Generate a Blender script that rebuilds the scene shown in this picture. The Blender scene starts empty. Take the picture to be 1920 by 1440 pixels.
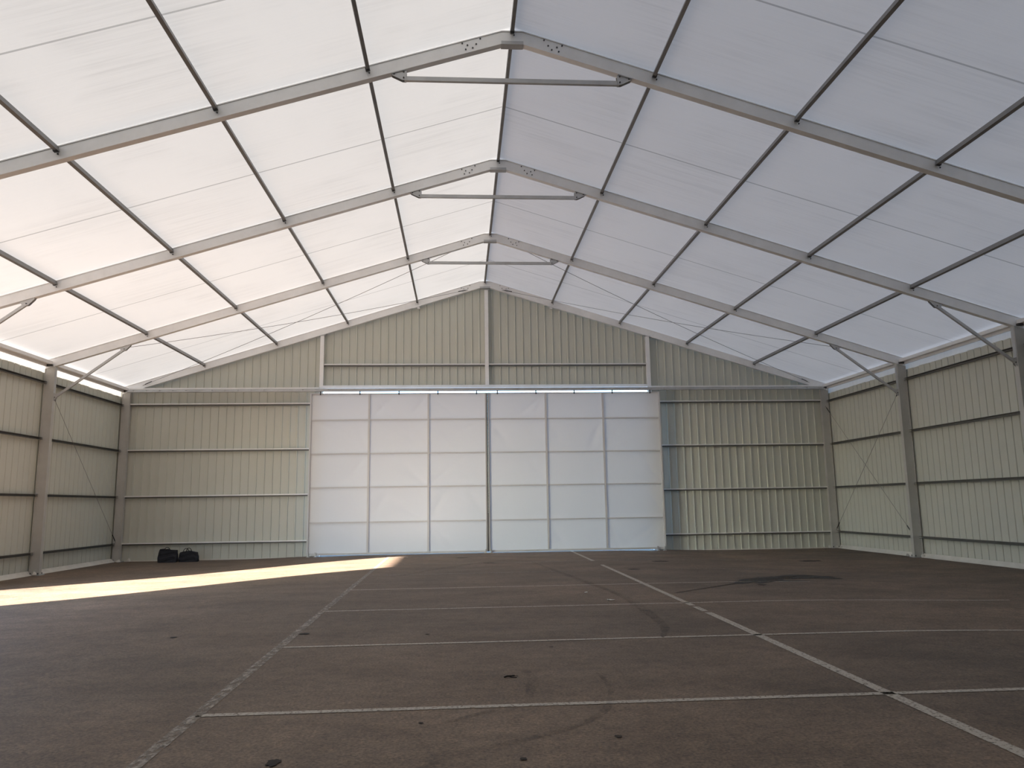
import bpy, bmesh, math, random
from mathutils import Vector, Matrix
random.seed(7)
S = bpy.context.scene
COL = S.collection

# ------------------------------------------------------------------ camera
YAW, PITCH, ROLL = 0.068499, 0.155875, -0.015165
def cam_axes():
    cy, sy, cp, sp = math.cos(YAW), math.sin(YAW), math.cos(PITCH), math.sin(PITCH)
    f = Vector((sy*cp, cy*cp, sp)); r = Vector((cy, -sy, 0)); u = r.cross(f)
    cr, sr = math.cos(ROLL), math.sin(ROLL)
    return cr*r+sr*u, -sr*r+cr*u, f
r_, u_, f_ = cam_axes()
cam = bpy.data.objects.new('camera', bpy.data.cameras.new('camera'))
cam.matrix_world = Matrix(((r_.x, u_.x, -f_.x, -0.9234), (r_.y, u_.y, -f_.y, -27.0795), (r_.z, u_.z, -f_.z, 1.6159), (0, 0, 0, 1)))
cam.data.sensor_width = 36; cam.data.lens = 1438.52/1920*36
cam.data.clip_end = 600
COL.objects.link(cam); S.camera = cam

# ------------------------------------------------------------------ light
EL = math.atan(5.1/13.2); AZ = Vector((1, .93, 0)).normalized()      # the sun shines along AZ, down at EL
W = bpy.data.worlds.new('sky'); S.world = W; W.use_nodes = True
nt = W.node_tree; nt.nodes.clear()
sky = nt.nodes.new('ShaderNodeTexSky'); sky.sky_type = 'NISHITA'; sky.sun_disc = False
sky.sun_elevation = EL; sky.sun_rotation = math.atan2(-AZ.x, -AZ.y); sky.air_density = 1.0; sky.dust_density = 1.0; sky.ozone_density = 3.0
bg = nt.nodes.new('ShaderNodeBackground'); bg.inputs[1].default_value = 2.4
wo = nt.nodes.new('ShaderNodeOutputWorld')
tint = nt.nodes.new('ShaderNodeMix'); tint.data_type = 'RGBA'; tint.blend_type = 'MULTIPLY'; tint.inputs[0].default_value = 1; tint.inputs[7].default_value = (.86, .99, 1.08, 1)
nt.links.new(sky.outputs[0], tint.inputs[6]); nt.links.new(tint.outputs[2], bg.inputs[0]); nt.links.new(bg.outputs[0], wo.inputs[0])
sun = bpy.data.objects.new('sun', bpy.data.lights.new('sun', 'SUN'))
sun.data.energy = 176.0; sun.data.angle = math.radians(0.9); sun.data.color = (1.0, .845, .725)
d = Vector((AZ.x*math.cos(EL), AZ.y*math.cos(EL), -math.sin(EL)))
sun.rotation_euler = d.to_track_quat('-Z', 'Y').to_euler(); sun.location = (-60, -60, 40)
COL.objects.link(sun)
S.view_settings.view_transform = 'Standard'; S.view_settings.look = 'None'
S.view_settings.gamma = 1; S.view_settings.exposure = -1.04
S.cycles.max_bounces = 12; S.cycles.diffuse_bounces = 7; S.cycles.transmission_bounces = 8

# ------------------------------------------------------------------ dimensions
HR, M, WI = 9.488, 0.3106, 12.303       # underside of rafters at the ridge, slope, inner face of the columns
DV = 0.25                               # depth of a rafter measured upright
WO = WI+.27                             # outer face of the columns
FR = [0, -5, -10, -15, -20, -25, -30]   # front faces of the frames
FW = .13                                # flange width
def zb(x): return HR-M*abs(x)
def fz(x):                              # the asphalt falls a little towards both side walls
    t = min(1, max(0, (abs(x)-4)/5)); return -.088*t*t*(3-2*t)

# ------------------------------------------------------------------ materials
def new_mat(name):
    m = bpy.data.materials.new(name); m.use_nodes = True
    n = m.node_tree; p = n.nodes.get('Principled BSDF'); return m, n, p
def node(n, t, **k):
    x = n.nodes.new(t)
    for a, b in k.items(): setattr(x, a, b)
    return x
def noise(n, scale, detail=4, vec=None, rough=.55):
    x = node(n, 'ShaderNodeTexNoise'); x.inputs['Scale'].default_value = scale; x.inputs['Detail'].default_value = detail
    x.inputs['Roughness'].default_value = rough
    if vec: n.links.new(vec, x.inputs['Vector'])
    return x
def pos(n, sc=(1, 1, 1)):
    g = node(n, 'ShaderNodeNewGeometry'); mp = node(n, 'ShaderNodeMapping'); mp.inputs['Scale'].default_value = sc
    n.links.new(g.outputs['Position'], mp.inputs['Vector']); return mp.outputs[0]
def ramp(n, fac, stops):
    r = node(n, 'ShaderNodeValToRGB')
    while len(r.color_ramp.elements) < len(stops): r.color_ramp.elements.new(.5)
    for e, (p_, c) in zip(r.color_ramp.elements, stops): e.position = p_; e.color = (c[0], c[1], c[2], 1)
    n.links.new(fac, r.inputs[0]); return r.outputs[0]
def mixc(n, fac, a, b, mode='MIX'):
    x = node(n, 'ShaderNodeMix', data_type='RGBA', blend_type=mode)
    for s, v in ((0, fac), (6, a), (7, b)):
        if isinstance(v, (int, float)): x.inputs[s].default_value = v
        elif isinstance(v, tuple): x.inputs[s].default_value = (*v, 1)
        else: n.links.new(v, x.inputs[s])
    return x.outputs[2]
def math_(n, op, a, b=None, c=None):
    x = node(n, 'ShaderNodeMath', operation=op)
    for i, v in enumerate((a, b, c)):
        if v is None: continue
        if isinstance(v, (int, float)): x.inputs[i].default_value = v
        else: n.links.new(v, x.inputs[i])
    return x.outputs[0]

def metal(name, col, metallic=.35, rough=.5, var=.12, scale=(1, 1, 1)):
    m, n, p = new_mat(name)
    nz = noise(n, 2.2, 6, pos(n, scale), .65)
    c = ramp(n, nz.outputs[0], [(.3, tuple(v*(1-var) for v in col)), (.7, tuple(min(1, v*(1+var)) for v in col))])
    n.links.new(c, p.inputs['Base Color']); p.inputs['Metallic'].default_value = metallic; p.inputs['Roughness'].default_value = rough
    return m
M_ALU = metal('mill_aluminium', (.82, .81, .80), .2, .45, .06)
M_GAL = metal('galvanised_steel', (.50, .50, .50), .4, .45, .12)
M_COLM = metal('dull_grey_column_aluminium', (.50, .49, .465), .2, .5, .07)
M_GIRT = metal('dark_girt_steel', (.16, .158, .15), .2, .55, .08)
M_PUR = metal('grey_purlin_steel', (.24, .237, .235), .3, .5, .08)
M_DARK = metal('dark_bolt_steel', (.07, .07, .07), .5, .5)
M_SHEET = metal('beige_grey_coated_sheet', (.55, .555, .49), 0, .5, .03, (.3, .3, .12))
M_BASE = metal('pale_flashing', (.62, .60, .55), 0, .5, .10)
M_FRAME = metal('white_painted_frame', (.56, .56, .57), 0, .45, .03)
M_STILE = metal('grey_door_stile', (.40, .40, .40), .3, .45, .05)
M_CABLE = metal('steel_cable', (.25, .24, .24), .3, .5)
M_BAG = metal('dark_navy_nylon', (.006, .007, .012), 0, .8, .3)
M_BAG2 = metal('dark_strap', (.004, .004, .006), 0, .8, .3)
M_WOOD = metal('dark_twig', (.012, .009, .007), 0, .9, .3)
M_PAPER = metal('dirty_white_scrap', (.6, .58, .54), 0, .8, .1)

def membrane(name, refl, trans, seams=True, tr=.5):
    m, n, p = new_mat(name); n.nodes.remove(p)
    out = n.nodes.get('Material Output')
    g = node(n, 'ShaderNodeNewGeometry'); sp = node(n, 'ShaderNodeSeparateXYZ'); n.links.new(g.outputs['Position'], sp.inputs[0])
    st = noise(n, 1, 5, pos(n, (.22, 5.5, .22)), .6)                     # fine creases that run down the slope, their shade toned into the colour
    st2 = noise(n, 1, 3, pos(n, (.5, 16, .5)), .6)
    v = ramp(n, st.outputs[0], [(.30, (.92,)*3), (.48, (.98,)*3), (.72, (1.0,)*3)])
    v2 = ramp(n, st2.outputs[0], [(.45, (1,)*3), (.70, (.93,)*3)])
    pa = ramp(n, noise(n, .55, 2, pos(n)).outputs[0], [(.42, (1,)*3), (.62, (0,)*3)])     # creased only here and there
    v = mixc(n, pa, v, (1., 1., 1.)); v2 = mixc(n, pa, v2, (1., 1., 1.))
    tc = mixc(n, 1.0, mixc(n, 1.0, trans, v, 'MULTIPLY'), v2, 'MULTIPLY')
    if seams:
        a = math_(n, 'DIVIDE', math_(n, 'ADD', sp.outputs[1], 102.35), 5.0)
        fr = math_(n, 'ABSOLUTE', math_(n, 'MULTIPLY', math_(n, 'SUBTRACT', math_(n, 'FRACT', a), .0), 5.0))
        sm = math_(n, 'LESS_THAN', fr, .035)
        tc = mixc(n, sm, tc, tuple(x*.62 for x in trans)); seam = sm
    di = node(n, 'ShaderNodeBsdfDiffuse'); tl = node(n, 'ShaderNodeBsdfTranslucent'); mx = node(n, 'ShaderNodeMixShader')
    dc = mixc(n, 1.0, mixc(n, 1.0, refl, v, 'MULTIPLY'), v2, 'MULTIPLY')
    if seams: dc = mixc(n, seam, dc, tuple(x*.60 for x in refl))
    n.links.new(dc, di.inputs[0]); n.links.new(tc, tl.inputs[0]); mx.inputs[0].default_value = tr
    b = node(n, 'ShaderNodeBump'); b.inputs['Strength'].default_value = .35; b.inputs['Distance'].default_value = .03
    n.links.new(st.outputs[0], b.inputs['Height']); n.links.new(b.outputs[0], di.inputs['Normal'])
    n.links.new(di.outputs[0], mx.inputs[1]); n.links.new(tl.outputs[0], mx.inputs[2]); n.links.new(mx.outputs[0], out.inputs[0])
    return m
M_ROOF = membrane('white_roof_membrane', (.80, .79, .78), (.775, .825, .83), True, .047)
M_FLAP = membrane('white_eave_membrane', (.80, .79, .77), (.92, .92, .90), False, .043)
def door_fabric():
    m, n, p = new_mat('white_door_membrane'); n.nodes.remove(p); out = n.nodes.get('Material Output')
    di = node(n, 'ShaderNodeBsdfDiffuse'); tl = node(n, 'ShaderNodeBsdfTranslucent'); mx = node(n, 'ShaderNodeMixShader')
    di.inputs[0].default_value = (.70, .715, .73, 1); tl.inputs[0].default_value = (.84, .78, .80, 1); mx.inputs[0].default_value = .06
    w = noise(n, 1.1, 3, pos(n, (1, 1, 1.0))); b = node(n, 'ShaderNodeBump'); b.inputs['Strength'].default_value = .5; b.inputs['Distance'].default_value = .05
    n.links.new(w.outputs[0], b.inputs['Height']); n.links.new(b.outputs[0], di.inputs['Normal'])
    n.links.new(di.outputs[0], mx.inputs[1]); n.links.new(tl.outputs[0], mx.inputs[2]); n.links.new(mx.outputs[0], out.inputs[0])
    return m
M_DOOR = door_fabric()

def asphalt():
    m, n, p = new_mat('brown_grey_asphalt')
    v = pos(n)
    big = noise(n, .16, 3, v, .5); mid = noise(n, .9, 5, pos(n, (.8, 1.3, 1)), .6); fine = noise(n, 38, 3, v, .75); grit = noise(n, 7, 4, v, .7); patch = noise(n, .5, 6, pos(n, (1.4, .8, 1)), .65)
    c = ramp(n, mid.outputs[0], [(.3, (.107, .080, .060)), (.7, (.178, .136, .103))])
    c = mixc(n, 1.0, c, ramp(n, big.outputs[0], [(.35, (.78, .79, .80)), (.62, (1.12, 1.08, 1.04))]), 'MULTIPLY')
    c = mixc(n, 1.0, c, ramp(n, fine.outputs[0], [(.30, (.5,)*3), (.5, (1,)*3), (.68, (1.5, 1.46, 1.4))]), 'MULTIPLY')
    c = mixc(n, 1.0, c, ramp(n, grit.outputs[0], [(.34, (.80,)*3), (.5, (1,)*3), (.66, (1.16, 1.15, 1.12))]), 'MULTIPLY')
    c = mixc(n, ramp(n, patch.outputs[0], [(.60, (0,)*3), (.70, (.38,)*3)]), c, (.075, .062, .055))
    vor = node(n, 'ShaderNodeTexVoronoi'); vor.inputs['Scale'].default_value = 2.4; n.links.new(v, vor.inputs['Vector'])
    c = mixc(n, ramp(n, vor.outputs['Distance'], [(.020, (.75,)*3), (.045, (0,)*3)]), c, (.035, .03, .027))
    vor2 = node(n, 'ShaderNodeTexVoronoi'); vor2.inputs['Scale'].default_value = 1.7; n.links.new(pos(n, (1.3, 1.1, 1)), vor2.inputs['Vector'])
    c = mixc(n, ramp(n, vor2.outputs['Distance'], [(.010, (.6,)*3), (.02, (0,)*3)]), c, (.38, .36, .33))
    n.links.new(c, p.inputs['Base Color']); p.inputs['Roughness'].default_value = .72
    p.inputs['Specular IOR Level'].default_value = .35
    b = node(n, 'ShaderNodeBump'); b.inputs['Strength'].default_value = .5; b.inputs['Distance'].default_value = .006
    n.links.new(fine.outputs[0], b.inputs['Height']); n.links.new(b.outputs[0], p.inputs['Normal'])
    return m
M_ASPH = asphalt()
def worn(name, col, lo, hi, scale, sc=(1, 1, 1), fade=None, rough=.8):
    """thin coat that has worn through: opaque where the noise is high"""
    m, n, p = new_mat(name)
    nz = noise(n, scale, 5, pos(n, sc), .7)
    f = ramp(n, nz.outputs[0], [(lo, (0,)*3), (hi, (1,)*3)])
    p.inputs['Base Color'].default_value = (*col, 1); p.inputs['Roughness'].default_value = rough
    if fade:                                                     # worn thinner further on
        g = node(n, 'ShaderNodeNewGeometry'); sp = node(n, 'ShaderNodeSeparateXYZ'); n.links.new(g.outputs['Position'], sp.inputs[0])
        mr = node(n, 'ShaderNodeMapRange'); n.links.new(sp.outputs[fade[0]], mr.inputs[0])
        for i, v in enumerate(fade[1:]): mr.inputs[i+1].default_value = v
        f = math_(n, 'MULTIPLY', f, mr.outputs[0])
    if name.startswith('faint'): f = math_(n, 'MULTIPLY', f, .62)
    n.links.new(f, p.inputs['Alpha'])
    return m
M_LINE = worn('worn_white_road_paint', (.41, .37, .315), .34, .48, 30)
M_LINE3 = worn('thin_worn_road_paint', (.31, .275, .235), .38, .62, 16, (1, .6, 1))
M_LINE2 = worn('faded_road_paint', (.30, .275, .245), .36, .60, 24)
M_OIL = worn('dark_oil_stain', (.010, .008, .006), .40, .50, 3.0, (.7, 1.8, 1), None, .55)
M_TYRE = worn('faint_tyre_mark', (.055, .045, .038), .40, .85, 3.4)
M_GROUND, n_, p_ = new_mat('pale_outdoor_asphalt')
n_.links.new(ramp(n_, noise(n_, .6, 5, pos(n_)).outputs[0], [(.3, (.085, .075, .065)), (.7, (.13, .116, .10))]), p_.inputs['Base Color']); p_.inputs['Roughness'].default_value = .9

# ------------------------------------------------------------------ helpers
def link(name, bm, mat, parent=None, origin=None, smooth=False):
    bmesh.ops.recalc_face_normals(bm, faces=bm.faces)
    if parent is not None: o0 = parent.location.copy()
    elif origin is not None: o0 = Vector(origin)
    else:
        xs = [v.co for v in bm.verts]
        o0 = Vector(((min(v.x for v in xs)+max(v.x for v in xs))/2, (min(v.y for v in xs)+max(v.y for v in xs))/2, min(v.z for v in xs)))
    g = getattr(parent, 'org', None) if parent is not None else None
    base = ORG[parent.name] if parent is not None else o0
    for v in bm.verts: v.co -= base if parent is not None else o0
    me = bpy.data.meshes.new(name); bm.to_mesh(me); bm.free(); me.materials.append(mat)
    if smooth:
        for f in me.polygons: f.use_smooth = True
    ob = bpy.data.objects.new(name, me); COL.objects.link(ob)
    if parent is not None: ob.parent = parent; ORG[ob.name] = base
    else: ob.location = o0; ORG[ob.name] = o0
    return ob
ORG = {}
def thing(name, loc, label, cat, group=None, kind=None):
    o = bpy.data.objects.new(name, None); COL.objects.link(o); o.location = loc; o.empty_display_size = .2
    ORG[o.name] = Vector(loc); return tag(o, label, cat, group, kind)
def tag(o, label, cat, group=None, kind=None):
    o['label'] = label; o['category'] = cat
    if group: o['group'] = group
    if kind: o['kind'] = kind
    return o
def box(bm, x0, x1, y0, y1, z0, z1):
    v = [bm.verts.new((x, y, z)) for x in (x0, x1) for y in (y0, y1) for z in (z0, z1)]
    for f in ((0, 1, 3, 2), (4, 6, 7, 5), (0, 4, 5, 1), (2, 3, 7, 6), (0, 2, 6, 4), (1, 5, 7, 3)): bm.faces.new([v[i] for i in f])
def loft(bm, rings, close=True):
    R = [[bm.verts.new(p) for p in r] for r in rings]; n = len(rings[0])
    for a, b in zip(R, R[1:]):
        for i in range(n if close else n-1): bm.faces.new((a[i], a[(i+1) % n], b[(i+1) % n], b[i]))
    if close: bm.faces.new(R[0]); bm.faces.new(R[-1][::-1])
def bar(bm, a, b, w, h, up=(0, 0, 1)):
    """square tube from a to b, w across, h upright"""
    a, b = Vector(a), Vector(b); d_ = (b-a).normalized(); s = d_.cross(Vector(up)).normalized(); u = s.cross(d_)
    sec = [(-w/2, -h/2), (w/2, -h/2), (w/2, h/2), (-w/2, h/2)]
    loft(bm, [[p+s*i+u*j for i, j in sec] for p in (a, b)])
def tube(bm, pts, r, n=8):
    rings = []
    for k, p in enumerate(pts):
        p = Vector(p); q = Vector(pts[min(k+1, len(pts)-1)])-Vector(pts[max(k-1, 0)]); q.normalize()
        s = q.cross(Vector((0, .13, 1))).normalized(); u = s.cross(q)
        rings.append([p+s*r*math.cos(6.2832*i/n)+u*r*math.sin(6.2832*i/n) for i in range(n)])
    loft(bm, rings)
def plate(bm, pts, y0, y1):
    """flat steel plate: an outline in x-z with a thickness along y"""
    loft(bm, [[(x, y, z) for x, z in pts] for y in (y0, y1)])
def hexbolt(bm, x, y, z, r=.014, d_=.016):
    loft(bm, [[(x+r*math.cos(k*math.pi/3), yy, z+r*math.sin(k*math.pi/3)) for k in range(6)] for yy in (y, y-d_)])
SEC = [(-.065, 0), (.065, 0), (.065, .018), (.05, .018), (.05, .222), (.065, .222), (.065, .24), (-.065, .24), (-.065, .222), (-.05, .222), (-.05, .018), (-.065, .018)]

SIDE = {-1: 'left', 1: 'right'}
FNAME = {0: 'on the back gable', -5: 'on the frame nearest the back gable', -10: 'on the middle one of the three free frames',
         -15: 'on the largest frame, top of the photo', -20: 'on the frame above the camera, unseen',
         -25: 'on the frame over the camera, unseen', -30: 'on the front gable, unseen'}
BNAME = {0: 'in the bay touching the back gable', -5: 'in the second bay from the gable', -10: 'in the third bay from the gable',
         -15: 'in the bay at the photo top edge', -20: 'in the bay above the camera', -25: 'in the bay behind the camera'}
ORD = ['ridge', 'first', 'second', 'third', 'fourth']

# ------------------------------------------------------------------ ground and floor
bm = bmesh.new()
vs = [bm.verts.new(p) for p in ((-140, -160, -.12), (140, -160, -.12), (140, 140, -.12), (-140, 140, -.12))]; bm.faces.new(vs)
tag(link('ground', bm, M_GROUND, origin=(0, 0, -.12)), 'pale asphalt yard outside the hall', 'ground', kind='structure')
bm = bmesh.new()
xs = [-12.9, -12.6, -12]+[-9+.5*i for i in range(0, 11)]+[0]+[4+.5*i for i in range(0, 11)]+[12, 12.6, 12.9]
top = [[bm.verts.new((x, y, fz(x))) for x in xs] for y in (-30.4, -20, -10, .4)]
for a, b in zip(top, top[1:]):
    for i in range(len(xs)-1): bm.faces.new((a[i], a[i+1], b[i+1], b[i]))
bot = [bm.verts.new((x, y, -.115)) for x, y in ((-12.9, -30.4), (12.9, -30.4), (12.9, .4), (-12.9, .4))]
bm.faces.new(bot[::-1])
FLOOR = tag(link('floor', bm, M_ASPH, origin=(0, 0, 0)), 'brown-grey asphalt floor marked out with worn white parking lines', 'floor', kind='structure')

def strip(name, pts, w, mat, parent=FLOOR, lift=.004, step=.5, wob=0.0, taper=False, label=None):
    """paint or a mark that lies on the asphalt and follows its fall"""
    P = [Vector((*p, 0)) for p in pts]; Q = []
    if len(P) > 3:                                              # round off the corners
        for _ in range(2): P = [P[0]]+[q for a, b in zip(P, P[1:]) for q in (a.lerp(b, .25), a.lerp(b, .75))]+[P[-1]]
    for a, b in zip(P, P[1:]):
        n = max(1, int((b-a).length/step)); Q += [a.lerp(b, i/n) for i in range(n)]
    Q.append(P[-1]); bm = bmesh.new(); L = []
    for i, q in enumerate(Q):
        t = (Q[min(i+1, len(Q)-1)]-Q[max(i-1, 0)]).normalized(); s = Vector((-t.y, t.x, 0))
        ww = (w/2)*(1+random.uniform(-wob, wob))*((math.sin(math.pi*(i+.5)/len(Q))**.6) if taper else 1)
        L.append([bm.verts.new(Vector((p.x, p.y, fz(p.x)+lift))) for p in (q-s*ww, q+s*ww)])
    for a, b in zip(L, L[1:]): bm.faces.new((a[0], a[1], b[1], b[0]))
    o = link(name, bm, mat, parent)
    if label: o['label'] = label
    return o
def lx(y): return -3.0-.012*(y+22)                     # the long line on the left
def rx(y): return 2.64+.011*(y+22)
strip('painted_line', [(lx(-24.5), -24.5), (lx(-9), -9)], .105, M_LINE3, step=.12, wob=.10)
strip('painted_line', [(lx(-9), -9), (lx(-1.5), -1.5)], .09, M_LINE2, label='faded stretch of the long parking line')
strip('painted_line', [(rx(-24.5), -24.5), (rx(-15.6), -15.6)], .11, M_LINE)
strip('painted_line', [(rx(-15.45), -15.45), (rx(-14.95), -14.95)], .10, M_LINE)
strip('painted_line', [(rx(-14.8), -14.8), (rx(-6.4), -6.4)], .10, M_LINE)
strip('painted_line', [(rx(-5.0), -5.0), (rx(-.3), -.3)], .10, M_LINE)
for y, mt, w, xe in ((-23.6, M_LINE, .1, 8.3), (-20.52, M_LINE, .085, 8.3), (-17.56, M_LINE, .075, 8.3), (-14.45, M_LINE, .07, 8.2), (-11.36, M_LINE, .07, 6.2), (-8.15, M_LINE2, .075, 8.2), (-4.86, M_LINE2, .10, 8.2), (-1.8, M_LINE2, .12, 8.2)):
    strip('painted_line', [(lx(y), y), (xe, y-.02)], w, mt)
# oil and tyre marks
def blob(name, cx, cy, rx_, ry_, mat, n=22, seed=0):
    rr = random.Random(seed); bm = bmesh.new(); c = bm.verts.new((cx, cy, fz(cx)+.006)); R = []
    for i in range(n):
        a = 6.2832*i/n; k = rr.uniform(.7, 1.15); x = cx+rx_*k*math.cos(a); R.append(bm.verts.new((x, cy+ry_*k*math.sin(a), fz(x)+.006)))
    for i in range(n): bm.faces.new((c, R[i], R[(i+1) % n]))
    return link(name, bm, mat, FLOOR)
M_SPOT = metal('tar_spot', (.030, .023, .018), 0, .95, .3)
strip('oil_stain', [(4.55, -11.75), (5.1, -11.1), (5.7, -10.65), (6.4, -10.4), (6.95, -10.55)], .55, M_OIL, lift=.006, step=.25, wob=.25, taper=True)
strip('oil_stain', [(4.95, -11.75), (5.4, -11.3), (5.8, -11.2), (6.2, -11.3)], .20, M_OIL, lift=.006, step=.2, wob=.3, taper=True)
strip('oil_stain', [(5.9, -10.55), (6.5, -10.05), (6.95, -10.3), (7.15, -10.75)], .62, M_OIL, lift=.007, step=.2, wob=.3, taper=True)
strip('oil_stain', [(2.9, -13.1), (3.5, -12.6), (4.2, -12.0), (4.75, -11.55)], .045, M_SPOT, lift=.006, step=.2, wob=.4, taper=True)
strip('oil_stain', [(3.3, -12.9), (4.0, -12.55), (4.7, -12.25), (5.15, -12.05)], .035, M_TYRE, lift=.006, step=.2, wob=.4, taper=True)
blob('oil_spot', 4.95, -12.0, .10, .12, M_SPOT, seed=2)
arc = [(-1.5, -22.3), (-1.14, -21.92), (-.8, -21.6), (-.42, -21.42), (-.1, -21.2), (.17, -20.88), (.34, -20.4), (.41, -19.82), (.38, -19.4)]
strip('tyre_mark', arc, .075, M_TYRE, step=.1, wob=.2, taper=True, lift=.005)
strip('tyre_mark', [(-.38, -20.4), (-.31, -20.03), (-.24, -19.5), (-.3, -19.2)], .11, M_TYRE, step=.1, wob=.3, taper=True, lift=.005)
strip('tyre_mark', [(-1.15, -21.05), (-.98, -20.92), (-.75, -20.7), (-.62, -20.65)], .07, M_TYRE, step=.08, wob=.3, taper=True, lift=.005)
strip('tyre_mark', [(1.5, -17.6), (1.77, -16.8), (1.86, -15.3), (1.95, -13.6), (1.6, -10), (1.0, -4)], .16, M_TYRE, step=.4, wob=.2, taper=True, lift=.005)
strip('tyre_mark', [(-2.6, -9), (-1.2, -6), (.6, -3.6), (2.2, -2.2)], .25, M_TYRE, step=.4, wob=.2, taper=True, lift=.005)
for i, (x, y, a, b) in enumerate(((-2.952, -16.6, .075, .06), (-2.13, -21.75, .05, .07), (.17, -21.46, .028, .035), (-.53, -21.86, .025, .03), (-1.23, -20.95, .02, .02), (-4.6, -16.6, .05, .04), (4.6, -5.6, .28, .2), (8.9, -5.5, .35, .25), (-.1, -5.0, .2, .12), (3.3, -8.0, .18, .12), (-.9, -2.6, .2, .12), (.1, -18.0, .03, .02), (-1.35, -16.9, .04, .02))):
    blob('tar_spot', x, y, a, b, M_SPOT, seed=10+i)
bm = bmesh.new(); tube(bm, [(-.52, -19.50, .006), (-.49, -19.49, .014), (-.45, -19.48, .011), (-.42, -19.47, .012)], .008, 6); tube(bm, [(-.45, -19.48, .012), (-.40, -19.47, .010), (-.385, -19.465, .006)], .003, 5); tube(bm, [(-.47, -19.49, .010), (-.45, -19.51, .004), (-.40, -19.52, .004)], .003, 5)
tag(link('twig', bm, M_WOOD), 'small dark twig lying on the asphalt between the painted lines', 'twig')
def scrap(x, y, s, label, seed):
    rr = random.Random(seed); bm = bmesh.new(); g = [[bm.verts.new((x+(i-1.5)*s*.6+rr.uniform(-s, s)*.15, y+(j-1)*s*.6, fz(x)+.004+rr.uniform(0, .018)+(.012 if 0 < i < 3 and j == 1 else 0))) for i in range(4)] for j in range(3)]
    for a, b in zip(g, g[1:]):
        for i in range(3): bm.faces.new((a[i], a[i+1], b[i+1], b[i]))
    o = link('paper_scrap', bm, M_PAPER); md = o.modifiers.new('t', 'SOLIDIFY'); md.thickness = .002
    tag(o, label, 'litter')
scrap(1.59, -13.93, .06, 'crumpled white paper scrap on the asphalt just before a painted line', 1)
scrap(1.35, -12.75, .035, 'tiny pale paper scrap on the asphalt farther from the camera than the crumpled one', 2)

# ------------------------------------------------------------------ frames
def column(s, y):
    yc = y+FW/2; base = fz(12.4)
    nm = {0: 'column in the back %s corner', -5: 'column on the %s wall nearest the back corner', -10: 'column on the %s wall, second from the back corner'}.get(y)
    lab = ('grey aluminium '+nm % SIDE[s]) if nm else 'grey aluminium column, %s side, %s' % (SIDE[s], FNAME[y])
    t = thing('column', (s*(WI+.135), yc, base), lab, 'column', 'columns of the hall frames')
    bm = bmesh.new(); D = WO-WI; k = D/.24
    rings = []
    for e in (0, 1):
        r = []
        for a, b in SEC:
            x = WI+b*k; r.append((s*x, yc+a, base+.03 if e == 0 else zb(x)))
        rings.append(r)
    loft(bm, rings); link('post', bm, M_COLM, t)
    bm = bmesh.new(); box(bm, s*(WI-.05), s*(WO+.02), yc-.13, yc+.13, base, base+.03); link('base_plate', bm, M_GAL, t)
    for dx in (.0, .2):
        for dy in (-.1, .1):
            if y == 0 and dy > 0: continue
            bm = bmesh.new(); x = WI-.02+dx+.03; loft(bm, [[(s*x+.015*math.cos(k_*math.pi/3), yc+dy+.015*math.sin(k_*math.pi/3), z) for k_ in range(6)] for z in (base+.03, base+.075)]); link('anchor_bolt', bm, M_DARK, t)
    if -15 <= y < 0:
        bm = bmesh.new(); box(bm, s*(WI-.008), s*WI, yc-.045, yc+.045, 4.72, 5.62); link('stiffener_plate', bm, M_GAL, t)
    return t
def rafter(s, y):
    yc = y+FW/2
    lab = 'grey rafter of the %s slope %s' % (SIDE[s], FNAME[y])
    t = thing('rafter', (s*6, yc, zb(6)), lab, 'rafter', 'rafters of the hall frames')
    bm = bmesh.new(); rings = []; cs = math.cos(math.atan(M))
    for xa, fl in ((.0, True), (.18, False), (WO, False)):
        rings.append([(s*xa, yc+a, zb(.18 if fl else xa)+b/cs) for a, b in SEC])
    loft(bm, rings); link('beam', bm, M_ALU, t)
    if y > -20:
        bm = bmesh.new(); hexes = [(.55, .19), (.62, .11), (.68, .055), (.77, .13), (.86, .19), (.80, .06)]
        for x, u in hexes:
            b_ = bmesh.new(); hexbolt(b_, s*x, yc-.05, zb(x)+u+.015); link('bolt', b_, M_DARK, t)
        bm.free()
    return t
def ridge_parts(y):
    yc = y+FW/2
    bm = bmesh.new(); box(bm, -.19, .19, yc-.075, yc+.075, 9.418, zb(.18)-.001)
    box(bm, -.19, .19, yc-.078, yc-.068, 9.42, 9.48)
    tag(link('ridge_plate', bm, M_GAL), 'galvanised splice plate under the ridge '+FNAME[y], 'bracket', 'splice plates under the ridge')
def gusset(bm, x0, z0, x1, x2, s, yc):
    """bracket cheeks between a tube end and the underside of the rafter"""
    for dy in (-.042, .036): plate(bm, [(s*x0, z0-.035), (s*x1, zb(x1)-.002), (s*x2, zb(x2)-.002), (s*(x0+(-.08 if x0 > 1.5 and x0 < 3 else .0)), z0+.03)], yc+dy, yc+dy+.006)
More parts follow.
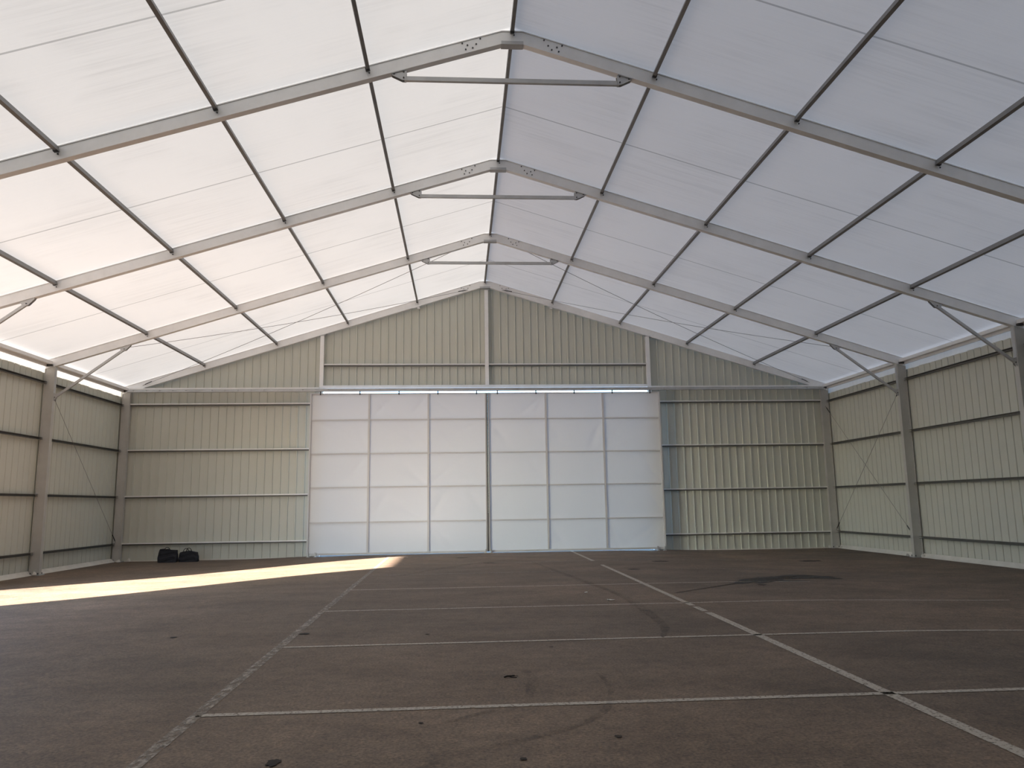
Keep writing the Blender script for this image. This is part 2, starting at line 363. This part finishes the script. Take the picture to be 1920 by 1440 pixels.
def tie(y):
    yc = y+FW/2; z = 8.775
    t = thing('tie_bar', (0, yc, z), 'horizontal galvanised tie bar under the ridge '+FNAME[y], 'tie bar', 'tie bars under the ridge')
    bm = bmesh.new(); bar(bm, (-1.84, yc, z), (1.84, yc, z), .06, .075); link('tube', bm, M_GAL, t)
    for s in (-1, 1):
        bm = bmesh.new()
        for dy in (-.042, .036): plate(bm, [(s*1.81, z-.04), (s*1.87, z-.04), (s*2.05, zb(2.05)-.03), (s*2.05, zb(2.05)), (s*1.83, zb(1.83)), (s*1.80, zb(1.80)-.03)], yc+dy, yc+dy+.006)
        bar(bm, (s*1.82, yc, zb(1.82)-.006), (s*2.06, yc, zb(2.06)-.006), .12, .012)
        b = link('bracket', bm, M_GAL, t)
        for x, zz in ((1.85, z), (2.01, zb(2.01)-.02), (1.85, zb(1.85)-.03)):
            bm = bmesh.new(); hexbolt(bm, s*x, yc-.042, zz); link('bolt', bm, M_DARK, b)
def knee(s, y):
    yc = y+FW/2; a = (s*(WI-.03), yc, 4.79); b = (s*10.46, yc, 6.16)
    t = thing('knee_brace', ((a[0]+b[0])/2, yc, (a[2]+b[2])/2), 'slanting knee brace, %s side, %s' % (SIDE[s], FNAME[y]), 'brace', 'knee braces at the eaves')
    bm = bmesh.new(); bar(bm, a, b, .055, .065); link('tube', bm, M_GAL, t)
    bm = bmesh.new()
    for dy in (-.038, .032): plate(bm, [(s*10.42, 6.12), (s*10.54, 6.10), (s*10.60, zb(10.6)), (s*10.28, zb(10.28)), (s*10.30, zb(10.30)-.04)], yc+dy, yc+dy+.006)
    b1 = link('bracket', bm, M_GAL, t)
    bm = bmesh.new()
    for dy in (-.038, .032): plate(bm, [(s*WI, 4.68), (s*WI, 4.90), (s*(WI-.10), 4.88), (s*(WI-.06), 4.74)], yc+dy, yc+dy+.006)
    b2 = link('bracket', bm, M_GAL, t)
    bm = bmesh.new(); hexbolt(bm, s*10.46, yc-.038, 6.155); link('bolt', bm, M_DARK, b1)
    bm = bmesh.new(); hexbolt(bm, s*(WI-.04), yc-.038, 4.78); link('bolt', bm, M_DARK, b2)
for y in FR:
    for s in (-1, 1):
        column(s, y); rafter(s, y)
        if -20 < y < 0: knee(s, y)
    if y < 0 and y > -20: tie(y)
    if y > -20: ridge_parts(y)

# ------------------------------------------------------------------ purlins
def purlin(s, k, y):
    """bay between the frame at y and the one in front of it"""
    x = 2.467*k; y1 = y-.0; y0 = y-5+FW; z = zb(x)+DV-.012
    if k == 0: lab = 'dark ridge purlin '+BNAME[y]
    else: lab = '%s-slope dark purlin, %s below the ridge, %s' % (SIDE[s], ORD[k], BNAME[y])
    t = thing('purlin', (s*x, (y0+y1)/2, z-.1), lab, 'purlin', 'roof purlins')
    sl = -s*M; up = Vector((s*M, 0, 1)).normalized() if k else Vector((0, 0, 1))
    bm = bmesh.new(); c = Vector((s*x, 0, z))-up*.05
    bar(bm, (c.x, y0, c.z), (c.x, y1, c.z), .06, .10, up); link('beam', bm, M_PUR, t)
    bm = bmesh.new(); bar(bm, (c.x, y1-.07, c.z-.03), (c.x, y1-.012, c.z-.03), .07, .055, up); b_ = link('end_cleat', bm, M_DARK, t)
    bm = bmesh.new(); hexbolt(bm, c.x+.03, y1-.012, c.z-.09); link('bolt', bm, M_DARK, t)
def eave(s, y):
    y1 = y; y0 = y-5+FW
    t = thing('eave_purlin', (s*12.44, (y0+y1)/2, 5.64), 'grey eave purlin over the %s wall %s' % (SIDE[s], BNAME[y]), 'purlin', 'eave purlins')
    bm = bmesh.new(); box(bm, s*12.38, s*12.54, y0, y1, 5.71, 5.755); box(bm, s*12.38, s*12.40, y0, y1, 5.755, 5.80)
    box(bm, s*12.50, s*12.54, y0, y1, 5.64, 5.71); link('beam', bm, M_ALU, t)
    bm = bmesh.new(); box(bm, s*12.36, s*12.53, y1-.07, y1-.001, 5.66, 5.71); link('end_cleat', bm, M_DARK, t)
for y in FR[:-1]:
    purlin(1, 0, y)
    for s in (-1, 1):
        for k in (1, 2, 3, 4): purlin(s, k, y)
        eave(s, y)

# ------------------------------------------------------------------ roof membrane
roof = thing('ceiling', (0, -15, 5.8), 'translucent white membrane roof, creamy bright on one slope and bluish on the other', 'ceiling', kind='structure')
for s in (-1, 1):
    bm = bmesh.new(); X = [.0, .02]+[2.467*k for k in (1, 2, 3, 4)]+[12.70]
    ys = [.20, 0]+[y_ for y_ in FR[1:]]+[-30.1]
    g = [[bm.verts.new((s*x, y, zb(x)+DV+.010)) for x in X] for y in ys]
    for a, b in zip(g, g[1:]):
        for i in range(len(X)-1): bm.faces.new((a[i], a[i+1], b[i+1], b[i]))
    link('roof_membrane', bm, M_ROOF, roof)
    bm = bmesh.new(); zt = zb(12.70)+DV+.010
    g = [[bm.verts.new(p) for p in ((s*12.70, y, zt), (s*12.648, y, 5.22))] for y in (.20, -30.1)]
    bm.faces.new((g[0][0], g[0][1], g[1][1], g[1][0])); link('eave_flap', bm, M_FLAP, roof)

# ------------------------------------------------------------------ ribbed sheet walls
PIT, RH = .275, .036
def profile(a, b, first, H=None, W=1.0):
    """(distance along, inward height) of the trapezoid profile between a and b"""
    P = [(a, 0)]; x = first-PIT*math.ceil((first-a)/PIT)
    while x < b+PIT:
        for d_, h in ((-.026*W, 0), (-.014*W, H or RH), (.014*W, H or RH), (.026*W, 0)):
            if a < x+d_ < b: P.append((x+d_, h))
        x += PIT
    P.append((b, 0)); return P
def solid(o, t=.004):
    m = o.modifiers.new('sheet', 'SOLIDIFY'); m.thickness = t; m.offset = 0
WY = .20
OX0, OX1, OZ = -5.85, 5.97, 5.74
bm = bmesh.new()
def sheet_back(a, b, z0f, first, y, inward):
    P = profile(a, b, first); L = [(bm.verts.new((x, y+inward*h, z0f(x))), bm.verts.new((x, y+inward*h, zb(x)+.20))) for x, h in P]
    for p, q in zip(L, L[1:]): bm.faces.new((p[0], q[0], q[1], p[1]))
sheet_back(-12.70, OX0, lambda x: fz(x)-.02, .535, WY, -1)
sheet_back(OX0, 0, lambda x: OZ, -.213, WY, -1); sheet_back(0, OX1, lambda x: OZ, .535, WY, -1)
sheet_back(OX1, 12.70, lambda x: fz(x)-.02, .535, WY, -1)
o = link('wall_back', bm, M_SHEET, origin=(0, WY, 0)); solid(o); tag(o, 'beige-grey ribbed metal sheeting of the back gable around the white door', 'wall', kind='structure')
bm = bmesh.new(); sheet_back(-12.62, 12.62, lambda x: fz(x)-.02, 0, -30.05, 1)
o = link('wall_front', bm, M_SHEET, origin=(0, -30.05, 0)); solid(o); tag(o, 'ribbed metal gable behind the camera', 'wall', kind='structure')
WT = 5.49
GX = WO+.045
def sheet_side(s, a, b, top=WT):
    P = profile(a, b, -.9, -.020, .7); rr = random.Random(int(a*10)+s); L = []
    for y, h in P: L.append((bm.verts.new((s*(GX-h), y, fz(12.5)-.02)), bm.verts.new((s*(GX-h), y, top+(-.02 if h else rr.uniform(-.006, .012))))))
    for p, q in zip(L, L[1:]): bm.faces.new((p[0], q[0], q[1], p[1]))
bm = bmesh.new(); sheet_side(-1, -10.02, .2); sheet_side(-1, -30.05, -14.84)
P0 = profile(-14.84, -10.02, -.9, -.02, .7); L = [(bm.verts.new((-(GX-h), y, 5.13)), bm.verts.new((-(GX-h), y, WT))) for y, h in P0]
for p, q in zip(L, L[1:]): bm.faces.new((p[0], q[0], q[1], p[1]))
o = link('wall_left', bm, M_SHEET, origin=(-GX, -15, 0)); solid(o); tag(o, 'beige-grey ribbed metal side wall on the left, beyond the patch of sun', 'wall', kind='structure')
bm = bmesh.new(); sheet_side(1, -30.05, .2)
o = link('wall_right', bm, M_SHEET, origin=(GX, -15, 0)); solid(o); tag(o, 'shaded beige-grey ribbed metal side wall on the right', 'wall', kind='structure')

# ------------------------------------------------------------------ girts
GZ = (.49, 2.06, 3.62, 5.19)
GN = ('lowest', 'second lowest', 'second highest', 'topmost')
for y in FR[:-1]:
    for s in (-1, 1):
        if y < -15: continue
        for z, gn in zip(GZ, GN):
            if s == -1 and y == -10 and z < 5: continue
            bm = bmesh.new(); y1, y0 = y, y-5+FW
            box(bm, s*(WO-.085), s*(WO-.003), y0, y1, z+.026, z+.034); box(bm, s*(WO-.085), s*(WO-.003), y0, y1, z-.034, z-.028); box(bm, s*(WO-.006), s*(WO+.002), y0, y1, z-.034, z+.034)
            tag(link('wall_girt', bm, M_GIRT), '%s dark girt, %s wall, %s' % (gn, SIDE[s], BNAME[y]), 'girt', 'side wall girts')
def gable_girt(xa, xb, z, yf, label):
    t = thing('gable_girt', ((xa+xb)/2, .1, z-.05), label, 'girt', 'back gable girts')
    bm = bmesh.new(); box(bm, xa, xb, yf, .155, z-.003, z+.003); box(bm, xa, xb, yf, yf+.008, z, z+.036); link('channel', bm, M_ALU, t)
    bm = bmesh.new(); box(bm, xa, xb, yf+.05, .155, z-.05, z-.004); link('girt_shade_strip', bm, M_GIRT, t)['label'] = 'dark strip standing in for shade under the girt'  # dark strip stands in for the shade below the girt face
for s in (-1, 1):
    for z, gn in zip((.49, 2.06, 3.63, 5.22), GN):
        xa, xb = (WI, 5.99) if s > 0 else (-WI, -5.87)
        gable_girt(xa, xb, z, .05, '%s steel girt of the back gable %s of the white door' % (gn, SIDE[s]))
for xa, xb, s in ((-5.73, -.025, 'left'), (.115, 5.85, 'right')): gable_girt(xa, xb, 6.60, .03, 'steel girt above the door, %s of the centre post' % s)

# ------------------------------------------------------------------ gable posts, header, track
for x, z0, nm in ((-5.80, fz(5.8), 'left gable post'), (.045, 5.86, 'short centre gable post'), (5.92, fz(5.9), 'right gable post')):
    t = thing('gable_post', (x, .05, z0), 'pale grey %s above the white door' % nm, 'post', 'gable posts over the door')
    bm = bmesh.new(); box(bm, x-.065, x+.065, -.01, .15, z0, zb(x)-.03 if nm[0] != 's' else zb(.18)-.08); link('tube', bm, M_ALU, t)
    zt = zb(x)-.03 if nm[0] != 's' else zb(.18)-.08
    bm = bmesh.new(); box(bm, x-.05, x+.11, -.03, .13, zt, zt+.02)
    if nm[0] != 's': bar(bm, (x-.12, .05, zb(x-.12)-.012), (x+.16, .05, zb(x+.16)-.012) if True else 0, .14, .02)
    link('head_plate', bm, M_GAL, t)
t = thing('door_header', (.06, .05, 5.74), 'long pale header beam across the gable over the white door', 'beam')
bm = bmesh.new(); box(bm, -5.86, 5.985, -.02, .155, 5.765, 5.855); link('beam', bm, M_ALU, t)
bm = bmesh.new(); box(bm, -WI, -5.87, -.06, .03, 5.735, 5.785); link('left_rail', bm, M_ALU, t)
bm = bmesh.new(); box(bm, 5.99, WI, -.06, .03, 5.735, 5.785); link('right_rail', bm, M_ALU, t)
t = thing('door_track', (0, -.3, 5.60), 'galvanised sliding door track spanning the back gable', 'rail')
bm = bmesh.new(); box(bm, -WI, WI, -.36, -.345, 5.598, 5.63); box(bm, -WI, WI, -.345, -.25, 5.625, 5.635); box(bm, -WI, WI, -.25, -.235, 5.598, 5.70); link('channel', bm, M_GAL, t)
x = -12.1
while x < 12.2:
    bm = bmesh.new(); box(bm, x-.02, x+.02, -.25, -.06 if abs(x) > 5.9 else -.02, 5.66, 5.685); box(bm, x-.012, x+.012, -.365, -.345, 5.61, 5.65); link('track_bracket', bm, M_GAL, t); x += .44

# ------------------------------------------------------------------ sliding doors
ZD = (1.10, 2.28, 3.43, 4.60)
def leaf(idx, xa, xb, mids, nm):
    t = thing('door_%d' % idx, ((xa+xb)/2, -.28, .04), 'white membrane sliding door leaf, %s one of the pair' % nm, 'door', 'sliding door leaves', 'structure')
    y0, y1 = -.31, -.265
    # membrane with slack, lightly creased
    bm = bmesh.new(); NX, NZ = 96, 84; rr = random.Random(idx)
    cols = [xa+.02]+list(mids)+[xb-.02]; zs = [.06]+list(ZD)+[5.52]
    cre = []
    for i in range(len(cols)-1):
        for j in range(len(zs)-1):
            if rr.random() < .75:
                for q in range(rr.choice((1, 2, 2, 3))):
                    sx = rr.choice((0, 1)); sz = rr.choice((0, 1))
                    cx, cz = cols[i+sx], zs[j+sz]; an = rr.uniform(.35, 1.2)
                    dx, dz = math.cos(an)*(1 if sx == 0 else -1), math.sin(an)*(1 if sz == 0 else -1)
                    cre.append((cx, cz, dx, dz, rr.uniform(.02, .05), rr.uniform(.05, .10), i, j))
    def off(x, z):
        i = max(0, sum(1 for c in cols[1:-1] if x > c)); j = max(0, sum(1 for c in zs[1:-1] if z > c)); d_ = 0
        u = (x-cols[i])/(cols[i+1]-cols[i]); v = (z-zs[j])/(zs[j+1]-zs[j]); e = max(0, 16*u*(1-u)*v*(1-v))
        for cx, cz, dx, dz, a, w, ci, cj in cre:
            if (ci, cj) != (i, j): continue
            al = (x-cx)*dx+(z-cz)*dz; pe = abs((x-cx)*dz-(z-cz)*dx)
            if al > 0: d_ += a*math.exp(-(pe/(w*(.4+al)))**2)*math.exp(-al/1.3)
        return d_*min(1, e*1.6+.1)+.008*e
    g = [[bm.verts.new((xa+.02+(xb-xa-.04)*i/NX, -.258+off(xa+.02+(xb-xa-.04)*i/NX, .06+5.46*j/NZ), .06+5.46*j/NZ)) for i in range(NX+1)] for j in range(NZ+1)]
    for a, b in zip(g, g[1:]):
        for i in range(NX): bm.faces.new((a[i], a[i+1], b[i+1], b[i]))
    link('membrane', bm, M_DOOR, t, smooth=True)
    for x in mids:
        bm = bmesh.new(); box(bm, x-.032, x+.032, y0, y1, .09, 5.50); link('mullion', bm, M_FRAME, t)
    cx_ = [xa+.04]+list(mids)+[xb-.04]
    for z in ZD:
        for a, b in zip(cx_, cx_[1:]):
            bm = bmesh.new(); box(bm, a+.033, b-.033, y0+.004, y1, z-.022, z+.022); link('cross_rail', bm, M_FRAME, t)
    inner = xb if nm == 'left-hand' else xa
    for x in (xa, xb):
        m_ = M_STILE if x == inner else M_FRAME; a = x if x == xa else x-.05
        bm = bmesh.new(); box(bm, a, a+.05, y0-.01, y1+.01, .05, 5.53); ob = link('stile', bm, m_, t)
        if x == inner: ob['label'] = 'dark grey meeting stile'
    bm = bmesh.new(); box(bm, xa+.05, xb-.05, y0, y1, 5.50, 5.53); link('top_rail', bm, M_FRAME, t)
    bm = bmesh.new(); box(bm, xa+.05, xb-.05, y0, y1, .018, .085); link('bottom_rail', bm, M_FRAME, t)
    if nm == 'left-hand': seal(t, xb-.02, xb+.034)
    n = 5
    for k in range(n):
        x = xa+.35+(xb-xa-.7)*k/(n-1); bm = bmesh.new(); box(bm, x-.02, x+.02, -.325, -.31, 5.47, 5.60); box(bm, x-.012, x+.012, -.31, -.27, 5.53, 5.62); link('hanger', bm, M_DARK, t)
    for x in ((xa+.06, xa+.30) if nm == 'left-hand' else (xb-.06, xb-.30)):
        bm = bmesh.new(); box(bm, x-.02, x+.02, -.36, -.31, fz(6), .12); box(bm, x-.05, x+.05, -.38, -.25, fz(6), fz(6)+.012); link('floor_guide', bm, M_GAL, t)
def seal(parent, xa, xb):
    bm = bmesh.new(); box(bm, xa, xb, -.262, -.25, .05, 5.53); o_ = link('weather_strip', bm, M_DARK, parent); return o_
leaf(1, -6.11, .005, (-4.08, -2.03), 'left-hand')
leaf(2, .04, 6.20, (2.095, 4.135), 'right-hand')
for s, nm in ((-1, 'left'), (1, 'right')):
    pass
t = thing('door_stop', (.02, -.33, 0), 'small galvanised floor catch where the two door leaves meet', 'door catch')
bm = bmesh.new(); box(bm, -.12, .17, -.42, -.33, 0, .02); link('foot_plate', bm, M_GAL, t)
bm = bmesh.new(); box(bm, -.085, -.045, -.40, -.33, .02, .13); box(bm, .09, .13, -.40, -.33, .02, .13); link('catch', bm, M_GAL, t)

# ------------------------------------------------------------------ base flashings
def lump(bm, x, y, z, s, seed):
    """torn, folded end of a flashing"""
    rr = random.Random(seed); P = []
    for i in range(7):
        a = 6.2832*i/7; k = rr.uniform(.5, 1.1)*s; P.append((x+k*math.cos(a), y+k*.6*math.sin(a), z+rr.uniform(0, s*.8)))
    loft(bm, [P, [(p[0]*.0+x+(p[0]-x)*.55, y+(p[1]-y)*.5, p[2]+s*.7) for p in P]])
bf = fz(12.5)
for s in (-1, 1):
    bm = bmesh.new()
    for y in FR[:-1]:
        if s < 0 and y == -10: continue
        y1, y0 = (y if y else -.02)-.02, y-5+FW+.02
        n = 12; R = []
        rr = random.Random(int(y)+s*50)
        for i in range(n+1):
            yy = y0+(y1-y0)*i/n; j = rr.uniform(-.012, .012)
            R.append([(s*(GX-.042), yy, bf+.12), (s*(GX-.10)+j, yy, bf+.05+j*.5), (s*(GX-.16)+j, yy, bf+.004), (s*(GX-.15)+j, yy, bf+.0), (s*(GX-.09)+j, yy, bf+.04+j*.5), (s*(GX-.036), yy, bf+.11)])
        loft(bm, R)
    if s < 0: lump(bm, -12.34, -5.16, bf, .09, 3); lump(bm, -12.25, -.22, bf, .07, 5); lump(bm, -12.52, -.45, bf, .07, 9)
    else: lump(bm, 12.22, -4.78, bf, .08, 11); lump(bm, 12.5, -5.14, bf, .09, 4); lump(bm, 12.5, -.25, bf, .06, 6)
    tag(link('baseboard_'+SIDE[s], bm, M_BASE, origin=(s*12.5, -12, bf)), 'pale bent flashing along the foot of the %s wall' % SIDE[s], 'flashing', kind='structure')
bm = bmesh.new()
for a, b in ((-12.2, OX0), (OX1, 12.2)): box(bm, a, b, .10, .155, bf, bf+.035)
lump(bm, -12.02, .02, bf, .09, 21); lump(bm, -12.35, -.16, bf, .06, 23); lump(bm, 12.14, -.10, bf, .09, 31); lump(bm, 12.36, -.2, bf, .07, 35); lump(bm, 11.95, .05, bf, .05, 36)
tag(link('baseboard_back', bm, M_BASE, origin=(0, .1, bf)), 'pale strip along the foot of the back gable', 'flashing', kind='structure')

# ------------------------------------------------------------------ bracing cables
def cable(a, b, label, sag=.0, r=.007):
    a, b = Vector(a), Vector(b); bm = bmesh.new(); n = 14
    tube(bm, [a.lerp(b, i/n)-Vector((0, 0, sag*4*(i/n)*(1-i/n))) for i in range(n+1)], r, 6)
    t = thing('bracing_cable', (a+b)/2, label, 'cable', 'wind bracing cables'); link('wire', bm, M_CABLE, t)
    for p, q in ((a, b), (b, a)):
        bm = bmesh.new(); d_ = (q-p).normalized(); tube(bm, [p+d_*.10, p+d_*.14, p+d_*.36, p+d_*.40], .016, 6); link('turnbuckle', bm, M_DARK, t)
for s in (-1, 1):
    cable((s*.62, .0, zb(.62)+.06), (s*10.9, -4.87, zb(10.9)+.05), 'thin bracing cable on the %s roof slope running down from the gable peak' % SIDE[s], .12)
    cable((s*.8, -4.87, zb(.8)+.08), (s*11.9, .0, zb(11.9)+.10), 'thin bracing cable on the %s roof slope running down to the back corner' % SIDE[s], .12)
cable((-12.44, -4.87, 5.0), (-12.46, -.03, .55), 'thin bracing cable slanting down the left wall into the back corner', 0)
cable((12.44, -4.87, 5.0), (12.46, -.03, .55), 'thin bracing cable slanting down the right wall into the back corner', 0)
cable((12.42, -.03, 5.0), (12.40, -4.87, .55), 'thin bracing cable slanting down the right wall from the back corner to the column foot', 0)
for s in (-1, 1):
    bm = bmesh.new(); x = 2.467; bar(bm, (s*(x-.13), .03, zb(x-.13)-.015), (s*(x+.13), .03, zb(x+.13)-.015), .10, .02); box(bm, s*(x-.11), s*(x-.02), -.02, .10, zb(x)-.07, zb(x)-.02)
    tag(link('clip_bracket', bm, M_ALU), 'small pale clip under the back gable rafter on the %s of the peak' % SIDE[s], 'bracket', 'clips under the gable rafters')

# ------------------------------------------------------------------ the two bags
def bag(x, y, w, h, dpt, rot, label, seed, slump, handles):
    z0 = fz(x); rr = random.Random(seed)
    t = thing('tote_bag', (x, y, z0), label, 'bag', 'dark bags by the back gable')
    bm = bmesh.new(); rings = []; N = 28; c, s_ = math.cos(rot), math.sin(rot)
    for k in range(9):
        f = k/8; wk = w*(.5+.03*math.sin(f*3.1))*(1-.10*f)*(1.02 if k else .97); dk = dpt*.5*(1-.55*f)
        r = []
        for i in range(N):
            a = 6.2832*i/N; ca, sa = math.cos(a), math.sin(a)
            px = wk*math.copysign(abs(ca)**.35, ca); py = dk*math.copysign(abs(sa)**.5, sa)
            px += slump*f*f*w; zz = h*f+(.03*math.sin(px*9+seed)*f)
            py += .012*math.sin(px*22+k*1.7)
            r.append((x+px*c-py*s_, y+px*s_+py*c, z0+zz))
        rings.append(r)
    loft(bm, rings); link('body', bm, M_BAG, t, smooth=False)
    for hx, hh, sg in handles:
        bm = bmesh.new(); P = []
        for i in range(11):
            a = math.pi*i/10; px = hx+(.09*math.cos(a)); P.append((x+px, y+sg*dpt*.2+.02*math.sin(a)*sg, z0+h-.03+hh*math.sin(a)))
        tube(bm, P, .011, 6); link('handle', bm, M_BAG2, t)
bag(-10.52, -.62, .60, .41, .30, .06, 'larger dark boxy bag on the floor by the back gable, nearer the corner', 3, .03, ((-.06, .10, 1), (.02, .05, -1)))
bag(-9.89, -.50, .62, .33, .30, -.05, 'lower dark bag with upright handles beside the boxy one', 8, .0, ((-.12, .13, 1), (.02, .15, -1)))
